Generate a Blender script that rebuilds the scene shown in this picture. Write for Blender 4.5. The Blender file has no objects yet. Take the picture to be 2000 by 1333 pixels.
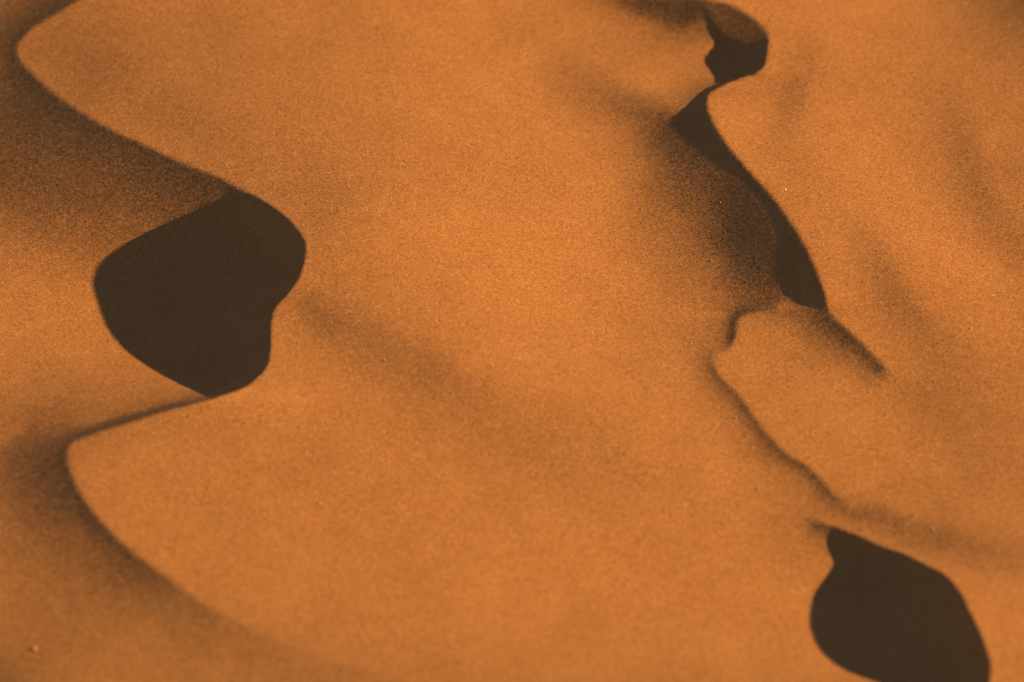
import bpy, math, random
import numpy as np

# ---------------------------------------------------------------- camera, sky, sun, exposure
R = math.radians
SUN_ELEV, SUN_AZ = R(18.0), R(2.0)          # azimuth measured from +X towards +Y
CAM_ELEV, CAM_DIST, LENS = R(45.0), 8.0, 144.0
TAN = math.tan(SUN_ELEV)

sc = bpy.context.scene
col = sc.collection

cd = bpy.data.cameras.new('camera')
cam = bpy.data.objects.new('camera', cd)
col.objects.link(cam)
cam.location = (0.0, -CAM_DIST * math.cos(CAM_ELEV), CAM_DIST * math.sin(CAM_ELEV))
cam.rotation_euler = (math.pi / 2 - CAM_ELEV, 0, 0)
cd.sensor_width = 36.0
cd.lens = LENS
cd.clip_start, cd.clip_end = 0.1, 2000.0
cd.dof.use_dof = True
cd.dof.focus_distance = CAM_DIST + 0.24
cd.dof.aperture_fstop = 1.25
sc.camera = cam

w = bpy.data.worlds.new('World')
sc.world = w
w.use_nodes = True
nt = w.node_tree
sky = nt.nodes.new('ShaderNodeTexSky')
sky.sky_type = 'NISHITA'
sky.sun_disc = False
sky.ozone_density = 2.0
sky.dust_density = 0.6
sky.sun_elevation = SUN_ELEV
sky.sun_rotation = math.pi / 2 - SUN_AZ
nt.links.new(sky.outputs[0], nt.nodes['Background'].inputs[0])
nt.nodes['Background'].inputs[1].default_value = 0.05

sl = bpy.data.lights.new('sun', 'SUN')
sl.energy = 5.0
sl.angle = R(0.5)
sl.color = (1.0, 0.705, 0.295)
sun = bpy.data.objects.new('sun', sl)
col.objects.link(sun)
sun.rotation_euler = (0, math.pi / 2 - SUN_ELEV, SUN_AZ)

sc.view_settings.view_transform = 'Standard'
sc.view_settings.look = 'None'
sc.view_settings.exposure = 1.33
sc.view_settings.gamma = 1.0

# ---------------------------------------------------------------- the shape of the sand
#BEGIN_HEIGHT
# The sand is one height field, worked out on a grid whose first axis runs towards the sun.
# What is drawn below is the slope of the sand along the sun's bearing, as a fraction of the
# grazing slope (1 = the sun just skims the surface); the heights follow from the slopes.
H = 0.0025                       # grid step, metres
NS, NT = 1720, 1600              # grid size: along the sun's bearing, across it
FPX = 2000 * LENS / 36.0

def project(x, y, z):
    """a point of the place -> position in a 2000 x 1333 picture of it"""
    ce, se = math.cos(CAM_ELEV), math.sin(CAM_ELEV)
    dy, dz = y + CAM_DIST * ce, z - CAM_DIST * se
    dep = dy * ce - dz * se
    return 1000 + FPX * x / dep, 666.5 - FPX * (dy * se + dz * ce) / dep

U0, V0, PS = -520.0, -460.0, 2.0
PU, PV = 1520, 1130
gu, gv = np.meshgrid(U0 + PS * np.arange(PU), V0 + PS * np.arange(PV))

def spline(pts, step=7.0):
    P = np.array(pts, float)
    Q = np.vstack([2 * P[0] - P[1], P, 2 * P[-1] - P[-2]])
    out = []
    for i in range(1, len(Q) - 2):
        a, b, c, d = Q[i - 1], Q[i], Q[i + 1], Q[i + 2]
        n = max(1, int(np.hypot(*(c - b)[:2]) / step))
        for t in np.arange(n) / n:
            out.append(0.5 * (2 * b + (c - a) * t + (2 * a - 5 * b + 4 * c - d) * t * t
                              + (3 * b - a - 3 * c + d) * t ** 3))
    out.append(P[-1])
    return np.array(out)

def field(pts, reach):
    """signed distance to a curve (positive on its lee side) and the curve's values there"""
    S = spline(pts)
    D = np.full(gu.shape, 1e9); sg = np.ones(gu.shape)
    val = [np.zeros(gu.shape) for _ in range(S.shape[1] - 2)]
    for a, b in zip(S[:-1], S[1:]):
        i0 = int(max(0, (min(a[0], b[0]) - reach - U0) / PS)); i1 = int(min(PU, (max(a[0], b[0]) + reach - U0) / PS + 1))
        j0 = int(max(0, (min(a[1], b[1]) - reach - V0) / PS)); j1 = int(min(PV, (max(a[1], b[1]) + reach - V0) / PS + 1))
        if i0 >= i1 or j0 >= j1: continue
        sl_ = (slice(j0, j1), slice(i0, i1))
        px, py = gu[sl_] - a[0], gv[sl_] - a[1]
        dx, dy = b[0] - a[0], b[1] - a[1]
        L2 = dx * dx + dy * dy + 1e-9
        t = np.clip((px * dx + py * dy) / L2, 0, 1)
        d = np.hypot(px - t * dx, py - t * dy)
        m = d < D[sl_]
        D[sl_] = np.where(m, d, D[sl_])
        sg[sl_] = np.where(m, np.sign(dx * py - dy * px), sg[sl_])
        for k, f in enumerate(val):
            f[sl_] = np.where(m, a[2 + k] + t * (b[2 + k] - a[2 + k]), f[sl_])
    return D * sg, val

def lee(q, pts):
    """points are (u, v, edge strength, edge width, body strength, body width): lee slope of a crest"""
    d, (ea, ew, ba, bw) = field(pts, 3.2 * max(p[5] for p in pts) + 20)
    ew, bw = np.maximum(ew, 3), np.maximum(bw, 3)
    dd = np.clip(d, 0, None)
    m = 1 / (1 + np.exp(-np.clip(d / 1.6, -30, 30)))
    q += m * (ea * np.exp(-dd / ew) + ba * np.exp(-(dd / bw) ** 2))

def band(q, pts):
    """points are (u, v, strength, half width on the lee side, half width on the other side)"""
    d, (a, w0, w1) = field(pts, 3.2 * max(max(p[3], p[4]) for p in pts) + 20)
    ww = np.maximum(np.where(d > 0, w0, w1), 3)
    q += a * np.exp(-(d / ww) ** 2)

def blob(q, u, v, a, ru, rv, ang=0):
    c, s = math.cos(R(ang)), math.sin(R(ang))
    x, y = gu - u, gv - v
    q += a * np.exp(-((x * c + y * s) / ru) ** 2 - ((-x * s + y * c) / rv) ** 2)

def inside(poly):
    S = spline(poly + poly[:1], 6.0)[:-1]
    x, y = S[:, 0], S[:, 1]
    x2, y2 = np.roll(x, -1), np.roll(y, -1)
    m = np.zeros(gu.shape, bool)
    j0 = int(max(0, (y.min() - V0) / PS - 1)); j1 = int(min(PV, (y.max() - V0) / PS + 2))
    for j in range(j0, j1):
        yy = V0 + PS * j + 0.013
        k = (y > yy) != (y2 > yy)
        xs = np.sort(x[k] + (yy - y[k]) / (y2[k] - y[k]) * (x2[k] - x[k]))
        for p, r in zip(xs[::2], xs[1::2]):
            m[j, int(max(0, math.ceil((p - U0) / PS))):int(max(0, math.floor((r - U0) / PS) + 1))] = True
    return m

# crest lines, top to bottom, lee side on the left: (u, v)
CREST_A = [(420,-150),(300,-80),(205,-30),(154,0),(122,19),(91,37),(66,52),(45,72),(33,88),(31,101),(38,119),(52,136),
    (73,157),(105,185),(140,210),(182,236),(224,259),(273,280),(315,301),(350,317),(385,332),(420,345),(455,364),
    (490,381),(525,402),(560,429),(588,463),(594,487),(590,519),(577,550),(560,573),(542,592),(530,613),(527,638),
    (527,673),(524,697),(518,718),(500,739),(476,759),(444,774),(413,785),(385,792),(332,802),(280,816),(227,830),
    (175,848),(144,860),(132,874),(130,888),(134,916),(144,944),(160,972),(180,1000),(208,1032),(240,1064),
    (280,1096),(332,1132),(380,1168),(432,1200),(480,1222),(560,1260),(660,1295),(800,1335)]
CREST_B = [(1180,-90),(1280,-35),(1340,-12),(1380,0),(1420,8),(1460,30),(1488,54),(1498,75),(1495,110),(1490,130),(1475,142),
    (1450,152),(1420,163),(1395,175),(1381,187),(1378,200),(1385,225),(1400,255),(1420,285),(1450,322),(1480,355),
    (1510,390),(1535,425),(1560,462),(1580,500),(1597,540),(1607,570),(1614,600),(1630,624),(1665,655),(1690,680),
    (1720,712),(1745,738)]
CREST_C = [(1530,610),(1496,609),(1468,611),(1447,616),(1438,626),(1436,640),(1435,658),(1422,679),(1405,690),(1387,698),
    (1391,710),(1401,731),(1419,752),(1440,773),(1461,801),(1485,836),(1510,864),(1538,889),(1576,913),(1604,941),(1636,976),(1665,997),(1705,1018)]
CREST_D = [(1568,1008),(1595,1020),(1616,1026),(1655,1041),(1685,1053),(1715,1068),(1760,1083),(1796,1101),(1829,1116),
    (1850,1131),(1874,1161),(1892,1197),(1910,1233),(1922,1263),(1930,1293),(1929,1333),(1915,1380),(1880,1430),(1800,1480)]

def along(curve, keys):
    """values given at a few of a crest's points, spread over all of them"""
    C = np.array(curve, float)
    ks = sorted(keys)
    V = np.array([keys[k] for k in ks], float)
    i = np.arange(len(C))
    return [tuple(C[n]) + tuple(np.interp(n, ks, V[:, c]) for c in range(V.shape[1])) for n in i]

def ix(curve, p): return curve.index(p)

q = np.full(gu.shape, -0.24)
A = lambda p: ix(CREST_A, p)
lee(q, along(CREST_A, {0: (.2, 30, .6, 160), A((154,0)): (.38, 25, .78, 170), A((66,52)): (.50, 18, .74, 140), A((31,101)): (.50, 18, .78, 130),
    A((73,157)): (.50, 30, .80, 200), A((182,236)): (.40, 34, .80, 260), A((315,301)): (.34, 34, .84, 270),
    A((420,345)): (.20, 30, .94, 240), A((525,402)): (.1, 20, .88, 130), A((594,487)): (.1, 20, .5, 80), A((527,638)): (.1, 20, .3, 60),
    A((413,785)): (1.2, 12, .30, 60), A((332,802)): (1.5, 12, .30, 60), A((227,830)): (1.4, 13, .42, 80), A((144,860)): (.7, 16, .64, 130),
    A((130,888)): (.60, 16, .70, 160), A((160,972)): (.75, 20, .72, 150), A((240,1064)): (.65, 26, .66, 110),
    A((332,1132)): (.2, 35, .58, 85), A((432,1200)): (.0, 30, .38, 90), A((560,1260)): (.0, 30, .22, 90), A((660,1295)): (0, 30, .14, 90), A((800,1335)): (0, 30, 0, 60)}))
B = lambda p: ix(CREST_B, p)
lee(q, along(CREST_B, {0: (0, 20, .5, 60), B((1380,0)): (.3, 20, .80, 70), B((1460,30)): (.45, 18, .90, 95), B((1498,75)): (.3, 16, 1.0, 80),
    B((1475,142)): (.1, 16, .6, 50), B((1420,163)): (.1, 16, .4, 40), B((1378,200)): (.1, 20, .7, 60), B((1420,285)): (.1, 20, 1.35, 215),
    B((1510,390)): (.1, 20, 1.55, 205), B((1580,500)): (.1, 20, 1.35, 160), B((1614,600)): (.6, 14, 1.0, 85), B((1665,655)): (.7, 14, .92, 75),
    B((1720,712)): (.5, 12, .75, 50), B((1745,738)): (0, 12, 0, 30)}))
Cc = lambda p: ix(CREST_C, p)
lee(q, along(CREST_C, {0: (0, 12, 0, 30), 1: (.8, 10, .15, 40), 3: (1.5, 11, .25, 60), 4: (1.7, 12, .30, 60), Cc((1435,658)): (1.7, 13, .35, 60), Cc((1405,690)): (.1, 12, .35, 50),
    Cc((1391,710)): (.8, 14, .35, 50), Cc((1440,773)): (1.1, 17, .25, 60), Cc((1510,864)): (1.15, 17, .25, 60), Cc((1604,941)): (1.15, 16, .3, 50),
    Cc((1636,976)): (.6, 16, .25, 45), Cc((1705,1018)): (0, 14, 0, 40)}))
D_ = lambda p: ix(CREST_D, p)
lee(q, along(CREST_D, {0: (0, 20, 0, 30), 1: (.9, 15, .25, 50), 3: (.6, 30, .4, 60), 10: (.6, 30, .4, 60), len(CREST_D) - 1: (.3, 30, .3, 60)}))
# soft waves and hollows; two corner blobs put lens vignetting into the slope
band(q, [(575,560,0,30,25),(620,610,.42,55,26),(700,650,.46,75,42),(780,695,.46,85,50),(860,735,.46,95,56),(940,785,.36,110,70),(1040,850,.28,130,90),(1160,900,.20,150,120),(1300,960,0,110,90)])
band(q, [(1030,110,0,50,40),(1130,160,.36,60,40),(1210,200,.62,70,38),(1290,238,.78,85,36),(1340,280,.4,90,40),(1380,320,0,80,40)])
band(q, [(1130,-60,.35,70,40),(1240,-5,.70,50,18),(1310,12,.72,45,14),(1366,18,.65,36,14),(1378,40,.0,30,14)])
band(q, [(1600,50,0,40,40),(1578,130,.30,50,24),(1548,205,.36,52,26),(1508,285,.18,50,34),(1490,340,0,50,40)])
band(q, [(1800,120,0,60,40),(1865,240,.30,60,36),(1900,340,.40,60,30),(1940,430,.30,60,34),(2030,540,.1,60,50)])
band(q, [(1590,140,0,50,50),(1640,240,-.14,60,60),(1720,360,-.18,70,60),(1850,480,-.18,70,60),(1950,560,-.14,70,60),(2060,640,0,60,60)])
band(q, [(1660,390,0,50,34),(1705,490,.32,52,32),(1750,575,.44,56,30),(1805,645,.36,65,36),(1900,730,.20,90,60),(2000,810,.12,90,60)])
band(q, [(1745,738,.18,45,45),(1800,790,.22,70,60),(1880,860,.18,85,70),(1980,930,.05,90,80)])
band(q, [(1630,975,.25,30,20),(1700,1000,.48,42,22),(1780,1035,.50,48,26),(1870,1060,.48,50,28),(1960,1085,.44,50,32),(2080,1110,.3,50,40)])
band(q, [(1380,30,0,10,14),(1394,50,.35,14,20),(1420,74,.45,14,24),(1450,84,.45,14,26),(1484,76,.3,14,24)])
blob(q, 1470, 480, .30, 55, 70)
blob(q, 1560, 1040, .26, 60, 60)
blob(q, 150, 140, .30, 150, 120); blob(q, 400, 290, .24, 330, 110, 32); blob(q, 350, 60, .10, 300, 130)
blob(q, 0, 180, .10, 110, 170); blob(q, -30, 350, .46, 190, 130, 20); blob(q, 180, 400, .10, 130, 60)
blob(q, 60, 880, .25, 130, 80); blob(q, 20, 1000, .32, 130, 150)
blob(q, 60, 0, .1, 120, 60)
blob(q, -20, 1345, .6, 120, 80); blob(q, 700, 1400, .34, 700, 150); blob(q, 250, 1260, .26, 380, 130, 12); blob(q, 120, 1180, .16, 220, 130); blob(q, 520, 180, .12, 330, 300)  # first blob: bottom left corner tilted to darken like lens vignetting
blob(q, 2020, 0, .75, 190, 110); blob(q, 2050, 350, .26, 140, 330); blob(q, 1900, 980, .10, 200, 120)  # first blob: top right corner vignetting, put into the sand's slope
blob(q, 1290, 70, .20, 120, 60); blob(q, 1345, 60, .26, 45, 50); blob(q, 1470, 405, .40, 110, 45, 58); blob(q, 1100, 40, .15, 120, 60)
blob(q, 1330, 640, .14, 110, 90); blob(q, 1480, 560, .22, 90, 50)
blob(q, 620, 470, .22, 90, 140)
blob(q, 1450, 290, -.22, 70, 120, 30); blob(q, 880, 150, -.14, 200, 220); blob(q, 1060, 560, -.26, 230, 300, 20); blob(q, 1050, 1050, -.10, 300, 160)

# cast shadows: a crest stretch and the outline of its shadow on the sand
SHADE = []
def shade(crest, a, b, rest):
    i, j = crest.index(a), crest.index(b)
    SHADE.append(inside([tuple(p) for p in crest[i:j + 1]] + rest))
shade(CREST_A, (420,345), (413,785), [(400,780),(385,770),(340,748),(290,720),(245,688),(210,650),(190,605),(180,570),(176,550),(182,525),
    (198,505),(230,482),(262,464),(300,446),(340,428),(380,412),(405,400),(424,388),(434,374),(428,360)])
shade(CREST_B, (1488,54), (1614,600), [(1606,605),(1584,604),(1556,597),(1538,587),(1521,570),(1502,541),(1500,520),(1504,498),(1508,470),(1503,440),
    (1488,412),(1465,381),(1437,353),(1408,335),(1378,314),(1342,288),(1312,258),(1301,237),(1318,222),(1336,207),(1360,183),(1376,172),
    (1389,162),(1390,150),(1378,132),(1371,117),(1381,101),(1393,90),(1380,62),(1374,40),(1364,16),(1374,15),(1386,32),(1394,50),(1406,66),(1424,78),(1448,86),(1468,87),(1481,78)])
shade(CREST_D, (1616,1026), (1800,1480), [(1740,1420),(1725,1345),(1712,1334),(1688,1327),(1655,1315),(1628,1299),(1601,1275),(1586,1251),(1578,1227),
    (1577,1203),(1581,1173),(1592,1149),(1610,1125),(1622,1105),(1619,1092),(1610,1071),(1607,1056),(1611,1041)])
mask = np.zeros(gu.shape)
for m in SHADE: mask = np.maximum(mask, m)

def sample(img, u, v):
    x = np.clip((u - U0) / PS, 0, PU - 1.001); y = np.clip((v - V0) / PS, 0, PV - 1.001)
    i, j = x.astype(int), y.astype(int); x -= i; y -= j
    return (img[j, i] * (1 - x) + img[j, i + 1] * x) * (1 - y) + (img[j + 1, i] * (1 - x) + img[j + 1, i + 1] * x) * y

ss, tt = np.meshgrid((np.arange(NS) - NS // 2) * H, (np.arange(NT) - NT // 2) * H)
ca, sa = math.cos(SUN_AZ), math.sin(SUN_AZ)
gx, gy = ss * ca - tt * sa, ss * sa + tt * ca
ks = np.exp(2j * np.pi * np.fft.rfftfreq(NS))[None, :] - 1
kt = np.exp(2j * np.pi * np.fft.fftfreq(NT))[:, None] - 1
LAM = 0.03
DEN = np.abs(ks) ** 2 + LAM * np.abs(kt) ** 2
DEN[0, 0] = 1

rng = np.random.default_rng(7)
def noise(size):
    """soft noise of a given feature size in metres, unit deviation"""
    f2 = (np.fft.rfftfreq(NS, H)[None, :]) ** 2 + (np.fft.fftfreq(NT, H)[:, None]) ** 2
    n = np.fft.irfft2(np.fft.rfft2(rng.standard_normal((NT, NS))) * np.exp(-f2 * (size * 1.6) ** 2), s=(NT, NS))
    return n / n.std()
QN = 0.022 * noise(0.11) + 0.012 * noise(0.05) + 0.010 * noise(0.018)

z = np.zeros((NT, NS))
for it in range(4):
    u, v = project(gx, gy, z)
    edge = np.clip((np.maximum(np.abs(u - 1000) - 1150, np.abs(v - 666) * 1.0 - 820)) / 260, 0, 1)
    keep = 1 - edge * edge * (3 - 2 * edge)
    p = (sample(q, u, v) + QN)
    p = np.where(p > 0.55, 0.55 + 0.42 * np.tanh((p - 0.55) / 0.42), p)      # never past the grazing slope outside the shadows
    sh = sample(mask, u, v) > 0.5
    for r in range(NT):
        row = sh[r]
        if not row.any(): continue
        d = np.diff(np.concatenate([[0], row.astype(np.int8), [0]]))
        for a, b in zip(np.flatnonzero(d == 1), np.flatnonzero(d == -1)):
            n = b - a
            if n < 2: continue
            tip = float(np.clip(p[r, max(a - 3, 0)], 0.05, 0.9))
            p[r, a:b] = tip + (1 - tip) * 2 * (np.arange(n) + 0.5) / n
    P = p * TAN * keep
    # what a row climbs inside the frame it gives back outside it
    tot = P.sum(1)
    sr = np.arange(NS) / NS
    wr = np.exp(-((sr - 0.90) / 0.05) ** 2); wl = np.exp(-((sr - 0.10) / 0.05) ** 2)
    tot = np.convolve(np.pad(tot, 40, mode='edge'), np.hanning(81) / np.hanning(81).sum(), 'valid')
    P -= np.where(tot[:, None] > 0, wr[None] / wr.sum(), wl[None] / wl.sum()) * tot[:, None]
    E = P.copy()
    hard = (p > 0.5) | (np.hypot(u - 1350, v - 60) < 75)
    for k in range(5):
        zf = np.fft.rfft2(E * H) * np.conj(ks) / DEN
        zf[0, 0] = 0
        zn = np.fft.irfft2(zf, s=(NT, NS))
        if k < 4:
            E += np.where(sh | hard, P - (np.roll(zn, -1, 1) - zn) / H, 0)
    fr = (np.abs(u - 1000) < 1000) & (np.abs(v - 666) < 666)
    z = zn - zn[fr].mean()
#END_HEIGHT
# loose sand keeps no edge sharper than a few grains
kk = (np.fft.rfftfreq(NS)[None, :] ** 2 + np.fft.fftfreq(NT)[:, None] ** 2) * (2 * np.pi * 1.3) ** 2
z = np.fft.irfft2(np.fft.rfft2(z) * np.exp(-kk / 2), s=(NT, NS))
print('height range in frame', z[fr].min(), z[fr].max(), 'whole', z.min(), z.max())

# ---------------------------------------------------------------- materials
GRAIN = 460.0
DOME, FACET, CLUMP = 0.12, 0.15, 0.07
def sand_material():
    m = bpy.data.materials.new('sand')
    m.use_nodes = True
    t = m.node_tree
    b = t.nodes['Principled BSDF']
    b.inputs['Roughness'].default_value = 0.95
    b.inputs['Specular IOR Level'].default_value = 0.15
    tc = t.nodes.new('ShaderNodeTexCoord')
    def tex(scale, detail, rough=0.5):
        n = t.nodes.new('ShaderNodeTexNoise')
        n.inputs['Scale'].default_value = scale
        n.inputs['Detail'].default_value = detail
        n.inputs['Roughness'].default_value = rough
        t.links.new(tc.outputs['Object'], n.inputs['Vector'])
        return n
    def ramp(src, stops):
        r = t.nodes.new('ShaderNodeValToRGB')
        t.links.new(src, r.inputs[0])
        while len(r.color_ramp.elements) < len(stops): r.color_ramp.elements.new(0.5)
        for e, (pos, c) in zip(r.color_ramp.elements, stops):
            e.position = pos; e.color = c + (1,)
        return r
    v = t.nodes.new('ShaderNodeTexVoronoi'); v.feature = 'F1'
    v.inputs['Scale'].default_value = GRAIN
    t.links.new(tc.outputs['Object'], v.inputs['Vector'])
    sep = t.nodes.new('ShaderNodeSeparateColor')
    t.links.new(v.outputs['Color'], sep.inputs[0])
    c1 = ramp(sep.outputs[0], [(0.0, (0.21, 0.081, 0.025)), (0.13, (0.302, 0.117, 0.033)), (0.5, (0.335, 0.129, 0.036)), (0.9, (0.363, 0.143, 0.041)), (1.0, (0.44, 0.195, 0.072))])
    patch = tex(9, 3)
    c2 = ramp(patch.outputs['Fac'], [(0.3, (0.93, 0.90, 0.88)), (0.7, (1.0, 1.0, 1.0))])
    mx = t.nodes.new('ShaderNodeMix'); mx.data_type = 'RGBA'; mx.blend_type = 'MULTIPLY'
    mx.inputs[0].default_value = 1
    t.links.new(c1.outputs[0], mx.inputs[6]); t.links.new(c2.outputs[0], mx.inputs[7])
    t.links.new(mx.outputs[2], b.inputs['Base Color'])
    # every grain is a small dome with a facet of its own: lean the normal accordingly
    geo = t.nodes.new('ShaderNodeNewGeometry')
    def vec(op, a, b, scale=None):
        n = t.nodes.new('ShaderNodeVectorMath'); n.operation = op
        for k, x in enumerate((a, b)):
            if x is None: continue
            if isinstance(x, tuple): n.inputs[k].default_value = x
            else: t.links.new(x, n.inputs[k])
        if scale is not None: n.inputs['Scale'].default_value = scale
        return n.outputs[0]
    out = vec('SUBTRACT', tc.outputs['Object'], v.outputs['Position'])
    dome = vec('SCALE', out, None, DOME * GRAIN)
    facet = vec('SCALE', vec('SUBTRACT', v.outputs['Color'], (0.5, 0.5, 0.5)), None, FACET)
    rough = vec('SCALE', vec('SUBTRACT', tex(240, 2).outputs['Color'], (0.5, 0.5, 0.5)), None, CLUMP)
    nn = vec('NORMALIZE', vec('ADD', vec('ADD', vec('ADD', geo.outputs['Normal'], dome), facet), rough), None)
    t.links.new(nn, b.inputs['Normal'])
    return m
SAND = sand_material()

# ---------------------------------------------------------------- dunes
# all grid lines where the frame is, every eighth outside, then ever wider steps out to the horizon
uF, vF = project(gx, gy, z)
infr = (np.abs(uF - 1000) < 1060) & (np.abs(vF - 666) < 720)
ci = np.flatnonzero(infr.any(0)); ri = np.flatnonzero(infr.any(1))
def lines(n, lo, hi): return np.unique(np.concatenate([np.arange(0, lo, 8), np.arange(lo, hi), np.arange(hi, n, 8), [n - 1]]))
SI, TI = lines(NS, ci[0], ci[-1] + 1), lines(NT, ri[0], ri[-1] + 1)
wide = np.concatenate([[0.02], 0.05 * (1.17 ** np.arange(1, 44) - 1) / 0.17 + 0.02])
wide = wide[wide < 330]
sl1 = (SI - NS // 2) * H; tl1 = (TI - NT // 2) * H
SL = np.concatenate([sl1[0] - wide[::-1], sl1, sl1[-1] + wide])
TL = np.concatenate([tl1[0] - wide[::-1], tl1, tl1[-1] + wide])
Z = np.pad(z[np.ix_(TI, SI)], len(wide), mode='edge')
S2, T2 = np.meshgrid(SL, TL)
# the worked-out part settles to level sand towards its rim; wide low dunes roll on beyond it
def smooth(x): x = np.clip(x, 0, 1); return x * x * (3 - 2 * x)
rim = np.maximum(np.abs(S2) / (NS * H / 2), np.abs(T2) / (NT * H / 2))
Z = Z * smooth((0.99 - rim) / 0.32)
knoll = (np.sin(S2 * 3.1 + 1.1 * np.sin(T2 * 1.7 + 0.6)) + 0.6 * np.sin(T2 * 2.6 - S2 * 1.2 + 2.0)) * smooth((rim - 0.72) / 0.35)
Z = Z + 0.045 * knoll * smooth((5.0 - np.hypot(S2, T2)) / 2.5)
far = smooth((np.hypot(S2, T2) - 3.0) / 14.0)
Z = Z + far * (0.55 * np.sin(S2 * 0.21 + 1.4 * np.sin(T2 * 0.06)) + 0.45 * np.sin(S2 * 0.083 - T2 * 0.05 + 1.0) + 0.16 * np.sin(T2 * 0.31 + S2 * 0.1))
VX, VY = S2 * ca - T2 * sa, S2 * sa + T2 * ca
zt, zs = np.gradient(Z, TL, SL)
VN = np.stack([-(zs * ca - zt * sa), -(zs * sa + zt * ca), np.ones_like(Z)], -1)
VN /= np.linalg.norm(VN, axis=-1, keepdims=True)
nr, nc = Z.shape
co = np.stack([VX, VY, Z], -1).reshape(-1, 3)
VN = VN.reshape(-1, 3)
idx = np.arange(nr * nc).reshape(nr, nc)
faces = np.stack([idx[:-1, :-1], idx[:-1, 1:], idx[1:, 1:], idx[1:, :-1]], -1).reshape(-1, 4)
mid = co[faces].mean(1)
mu, mv = project(mid[:, 0], mid[:, 1], mid[:, 2])
near = (np.abs(mu - 1000) < 1500) & (np.abs(mv - 666) < 1080) & (np.abs(mid[:, 0]) < 2.2) & (np.abs(mid[:, 1]) < 2.2)

def mesh_from(name, sel):
    f = faces[sel]
    used, inv = np.unique(f, return_inverse=True)
    inv = inv.reshape(f.shape)
    me = bpy.data.meshes.new(name)
    me.vertices.add(len(used)); me.vertices.foreach_set('co', co[used].astype(np.float32).ravel())
    me.loops.add(f.size); me.loops.foreach_set('vertex_index', inv.astype(np.int32).ravel())
    me.polygons.add(len(f)); me.polygons.foreach_set('loop_start', np.arange(0, f.size, 4, dtype=np.int32))
    me.polygons.foreach_set('use_smooth', np.ones(len(f), bool))
    me.update(calc_edges=True)
    me.normals_split_custom_set_from_vertices(VN[used].astype(np.float32))
    me.materials.append(SAND)
    return me

def put(name, me, parent=None, label=None, kind=None, category=None):
    o = bpy.data.objects.new(name, me)
    col.objects.link(o)
    if parent: o.parent = parent
    if label: o['label'] = label
    if kind: o['kind'] = kind
    if category: o['category'] = category
    return o

# which dune a patch of sand belongs to: outlines along crests and feet of the slip faces
def cut(curve, a, b): return [tuple(p) for p in curve[curve.index(a):curve.index(b) + 1]]
FOOT_B = [(1180,-450),(1180,-90),(1240,10),(1340,90),(1290,170),(1250,260),(1290,370),(1370,490),(1450,580),(1530,610)]
FOOT_D = [(1568,1008),(1590,1035),(1607,1056),(1610,1071),(1619,1092),(1622,1105),(1610,1125),(1592,1149),(1581,1173),(1577,1203),(1578,1227),(1586,1251),
    (1601,1275),(1628,1299),(1655,1315),(1688,1327),(1740,1420),(1800,1480)]
JOIN = [(1614,600),(1630,624),(1665,655),(1690,680),(1720,712),(1745,738),(1880,850),(2100,950),(2500,1050)]
A_SLIP = inside(cut(CREST_A, (420,-150), (413,785)) + [(400,780),(340,748),(290,720),(245,688),(210,650),(190,605),(176,550),(160,490),(60,450),(-200,400),(-500,300),(-500,-440),(200,-440)])
A_LOW = inside(cut(CREST_A, (385,792), (480,1222)) + [(400,1235),(250,1160),(120,1075),(10,1040),(-200,1030),(-500,1010),(-500,800),(-200,800),(40,830),(150,830)])
B_SLIP = inside(cut(CREST_B, (1180,-90), (1614,600)) + FOOT_B[:0:-1])
D_SLIP = inside(CREST_D + FOOT_D[::-1])
B_DUNE = inside(cut(CREST_B, (1180,-90), (1614,600)) + JOIN[1:] + [(2510,-450),(1180,-450)])
C_DUNE = inside(CREST_C[::-1] + [(1560,604),(1600,604)] + JOIN + [(2510,1790),(1800,1790)] + CREST_D[::-1])
MIDDLE = inside(CREST_A + [(760,1400),(820,1790),(1790,1790),(1800,1480)] + FOOT_D[::-1] + CREST_C[::-1] + FOOT_B[::-1] + [(440,-450)])
free = near.copy()
def take(m):
    global free
    k = np.zeros(len(faces), bool)
    n = np.flatnonzero(free)
    k[n] = sample(m.astype(float), mu[n], mv[n]) > 0.5
    free &= ~k
    return k
sel = [take(m) for m in (A_SLIP, A_LOW, B_SLIP, D_SLIP, B_DUNE, C_DUNE, MIDDLE)]
rest = np.ones(len(faces), bool)
for k in sel: rest &= ~k

put('sand_ground', mesh_from('sand_ground', rest), label='open orange sand lying around and between the dunes', kind='structure', category='sand')
mdl = put('sand_dune', mesh_from('sand_dune', sel[6]), label='broad smooth sunlit dune across the middle, with the largest dark shadow on its left', kind='structure', category='sand dune')
o = put('slip_face', mesh_from('slip_face', sel[0]), mdl, 'steep shaded slope with the large rounded dark shadow')
o = put('slip_face', mesh_from('slip_face', sel[1]), mdl, 'brown shaded slope below the lower pointed bend of the crest')
rgt = put('sand_dune', mesh_from('sand_dune', sel[4]), label='bright dune at the upper right behind a hooked winding crest', kind='structure', category='sand dune')
o = put('slip_face', mesh_from('slip_face', sel[2]), rgt)
low = put('sand_dune', mesh_from('sand_dune', sel[5]), label='low dune at the right with a thin dark lip and a pear shaped shadow', kind='structure', category='sand dune')
o = put('slip_face', mesh_from('slip_face', sel[3]), low)

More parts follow.
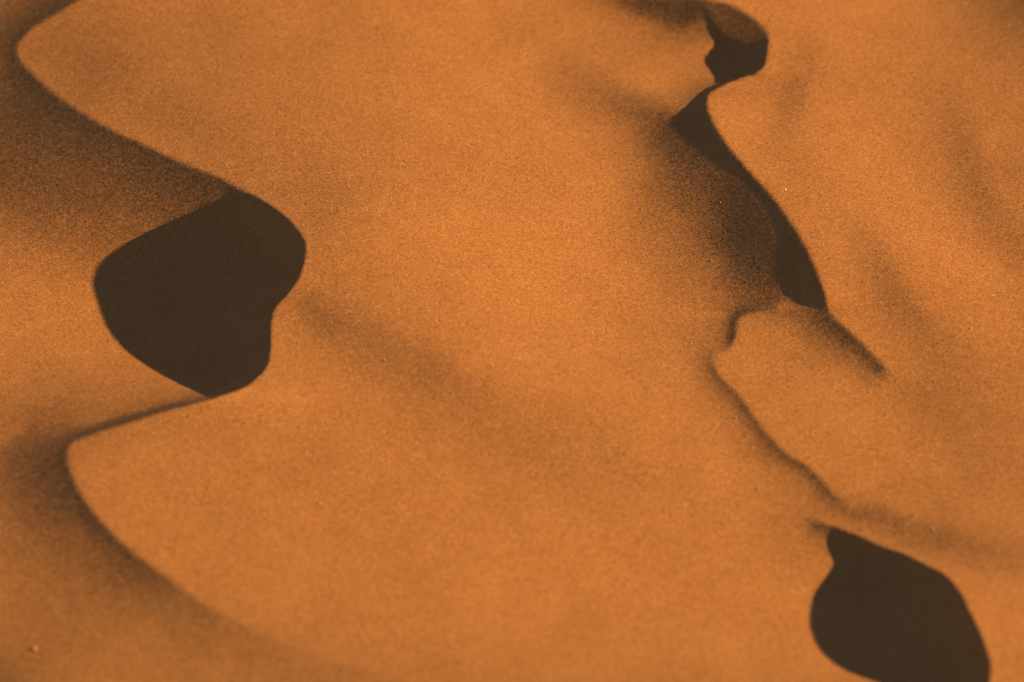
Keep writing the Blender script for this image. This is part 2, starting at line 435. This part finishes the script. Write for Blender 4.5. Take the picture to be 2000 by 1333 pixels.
# ---------------------------------------------------------------- glinting grains of quartz on the sand
def quartz_material():
    m = bpy.data.materials.new('quartz')
    m.use_nodes = True
    t = m.node_tree
    b = t.nodes['Principled BSDF']
    n = t.nodes.new('ShaderNodeTexNoise'); n.inputs['Scale'].default_value = 400
    r = t.nodes.new('ShaderNodeValToRGB')
    r.color_ramp.elements[0].color = (0.48, 0.24, 0.085, 1); r.color_ramp.elements[1].color = (0.60, 0.34, 0.15, 1)
    t.links.new(n.outputs['Fac'], r.inputs[0]); t.links.new(r.outputs[0], b.inputs['Base Color'])
    b.inputs['Roughness'].default_value = 0.22
    b.inputs['Specular IOR Level'].default_value = 0.6
    return m
QUARTZ = quartz_material()
import bmesh
random.seed(11)
def height_at(x, y):
    a, b = x * ca + y * sa, -x * sa + y * ca
    i = min(max(int(np.searchsorted(SL, a)) - 1, 0), nc - 2); j = min(max(int(np.searchsorted(TL, b)) - 1, 0), nr - 2)
    f, g = (a - SL[i]) / (SL[i + 1] - SL[i]), (b - TL[j]) / (TL[j + 1] - TL[j])
    return (Z[j, i] * (1 - f) + Z[j, i + 1] * f) * (1 - g) + (Z[j + 1, i] * (1 - f) + Z[j + 1, i + 1] * f) * g
def on_sand(u, v):
    """the point of the sand seen at a picture position"""
    ce, se = math.cos(CAM_ELEV), math.sin(CAM_ELEV)
    a, b = (u - 1000) / FPX, (666.5 - v) / FPX
    d = np.array([a, ce + b * se, -se + b * ce]); o = np.array(cam.location)
    h = 0.0
    for _ in range(12):
        p = o + d * ((h - o[2]) / d[2]); h = height_at(p[0], p[1])
    return p[0], p[1], h
def grain_mesh(seed):
    rnd = random.Random(seed)
    bm = bmesh.new()
    bmesh.ops.create_icosphere(bm, subdivisions=2, radius=1.0)
    cuts = [(rnd.uniform(-1, 1), rnd.uniform(-1, 1), rnd.uniform(-.3, 1), rnd.uniform(.62, .85)) for _ in range(7)]
    for w_ in bm.verts:
        for cx, cy, cz, k in cuts:
            L = math.sqrt(cx * cx + cy * cy + cz * cz)
            e = (w_.co.x * cx + w_.co.y * cy + w_.co.z * cz) / L - k
            if e > 0:
                w_.co.x -= e * cx / L; w_.co.y -= e * cy / L; w_.co.z -= e * cz / L
        w_.co.z *= 0.8
    me = bpy.data.meshes.new('quartz_grain'); bm.to_mesh(me); bm.free()
    me.materials.append(QUARTZ)
    return me
GRAINS = [grain_mesh(k) for k in range(5)]
SPOTS = [(956,321,2.2),(926,325,1.5),(1771,150,2.0),(1783,146,1.4),(1503,60,2.0),(1534,54,1.6),(1189,148,2.2),(475,110,2.4),(590,331,1.6),(670,270,1.6),
    (795,328,1.8),(1407,396,2.0),(1583,367,1.9),(1534,371,1.9),(1896,642,2.1),(1437,818,2.3),(1822,1035,2.5),(1480,955,2.3),(1824,153,1.6),(1914,186,1.5),
    (370,813,2.3),(598,886,2.2),(625,985,2.7),(752,704,2.0),(1253,410,1.9),(1390,510,1.8),(1350,670,1.9)]
def grain(u, v, r, k, label, group=None):
    o = bpy.data.objects.new('quartz_grain', GRAINS[k % 5])
    col.objects.link(o)
    x, y, h = on_sand(u, v)
    o.location = (x, y, h + 0.0003 * r)
    o.scale = (r * 0.00085,) * 3
    o.rotation_euler = (random.uniform(-.4, .4), random.uniform(-.4, .4), random.uniform(0, 6.28))
    o['label'] = label; o['category'] = 'sand grain'
    if group: o['group'] = group
for k, (u, v, r) in enumerate(SPOTS):
    grain(u, v, r, k, 'tiny pale quartz grain glinting in the sun on orange sand', 'pale grains scattered on the sand')
grain(68, 1268, 4.2, 3, 'largest pale grain, blurred, on the sand in the bottom left corner', 'pale grains scattered on the sand')
grain(1248, 1152, 3.1, 1, 'pale blurred grain alone on the sunlit lower slope left of the pear shaped shadow', 'pale grains scattered on the sand')
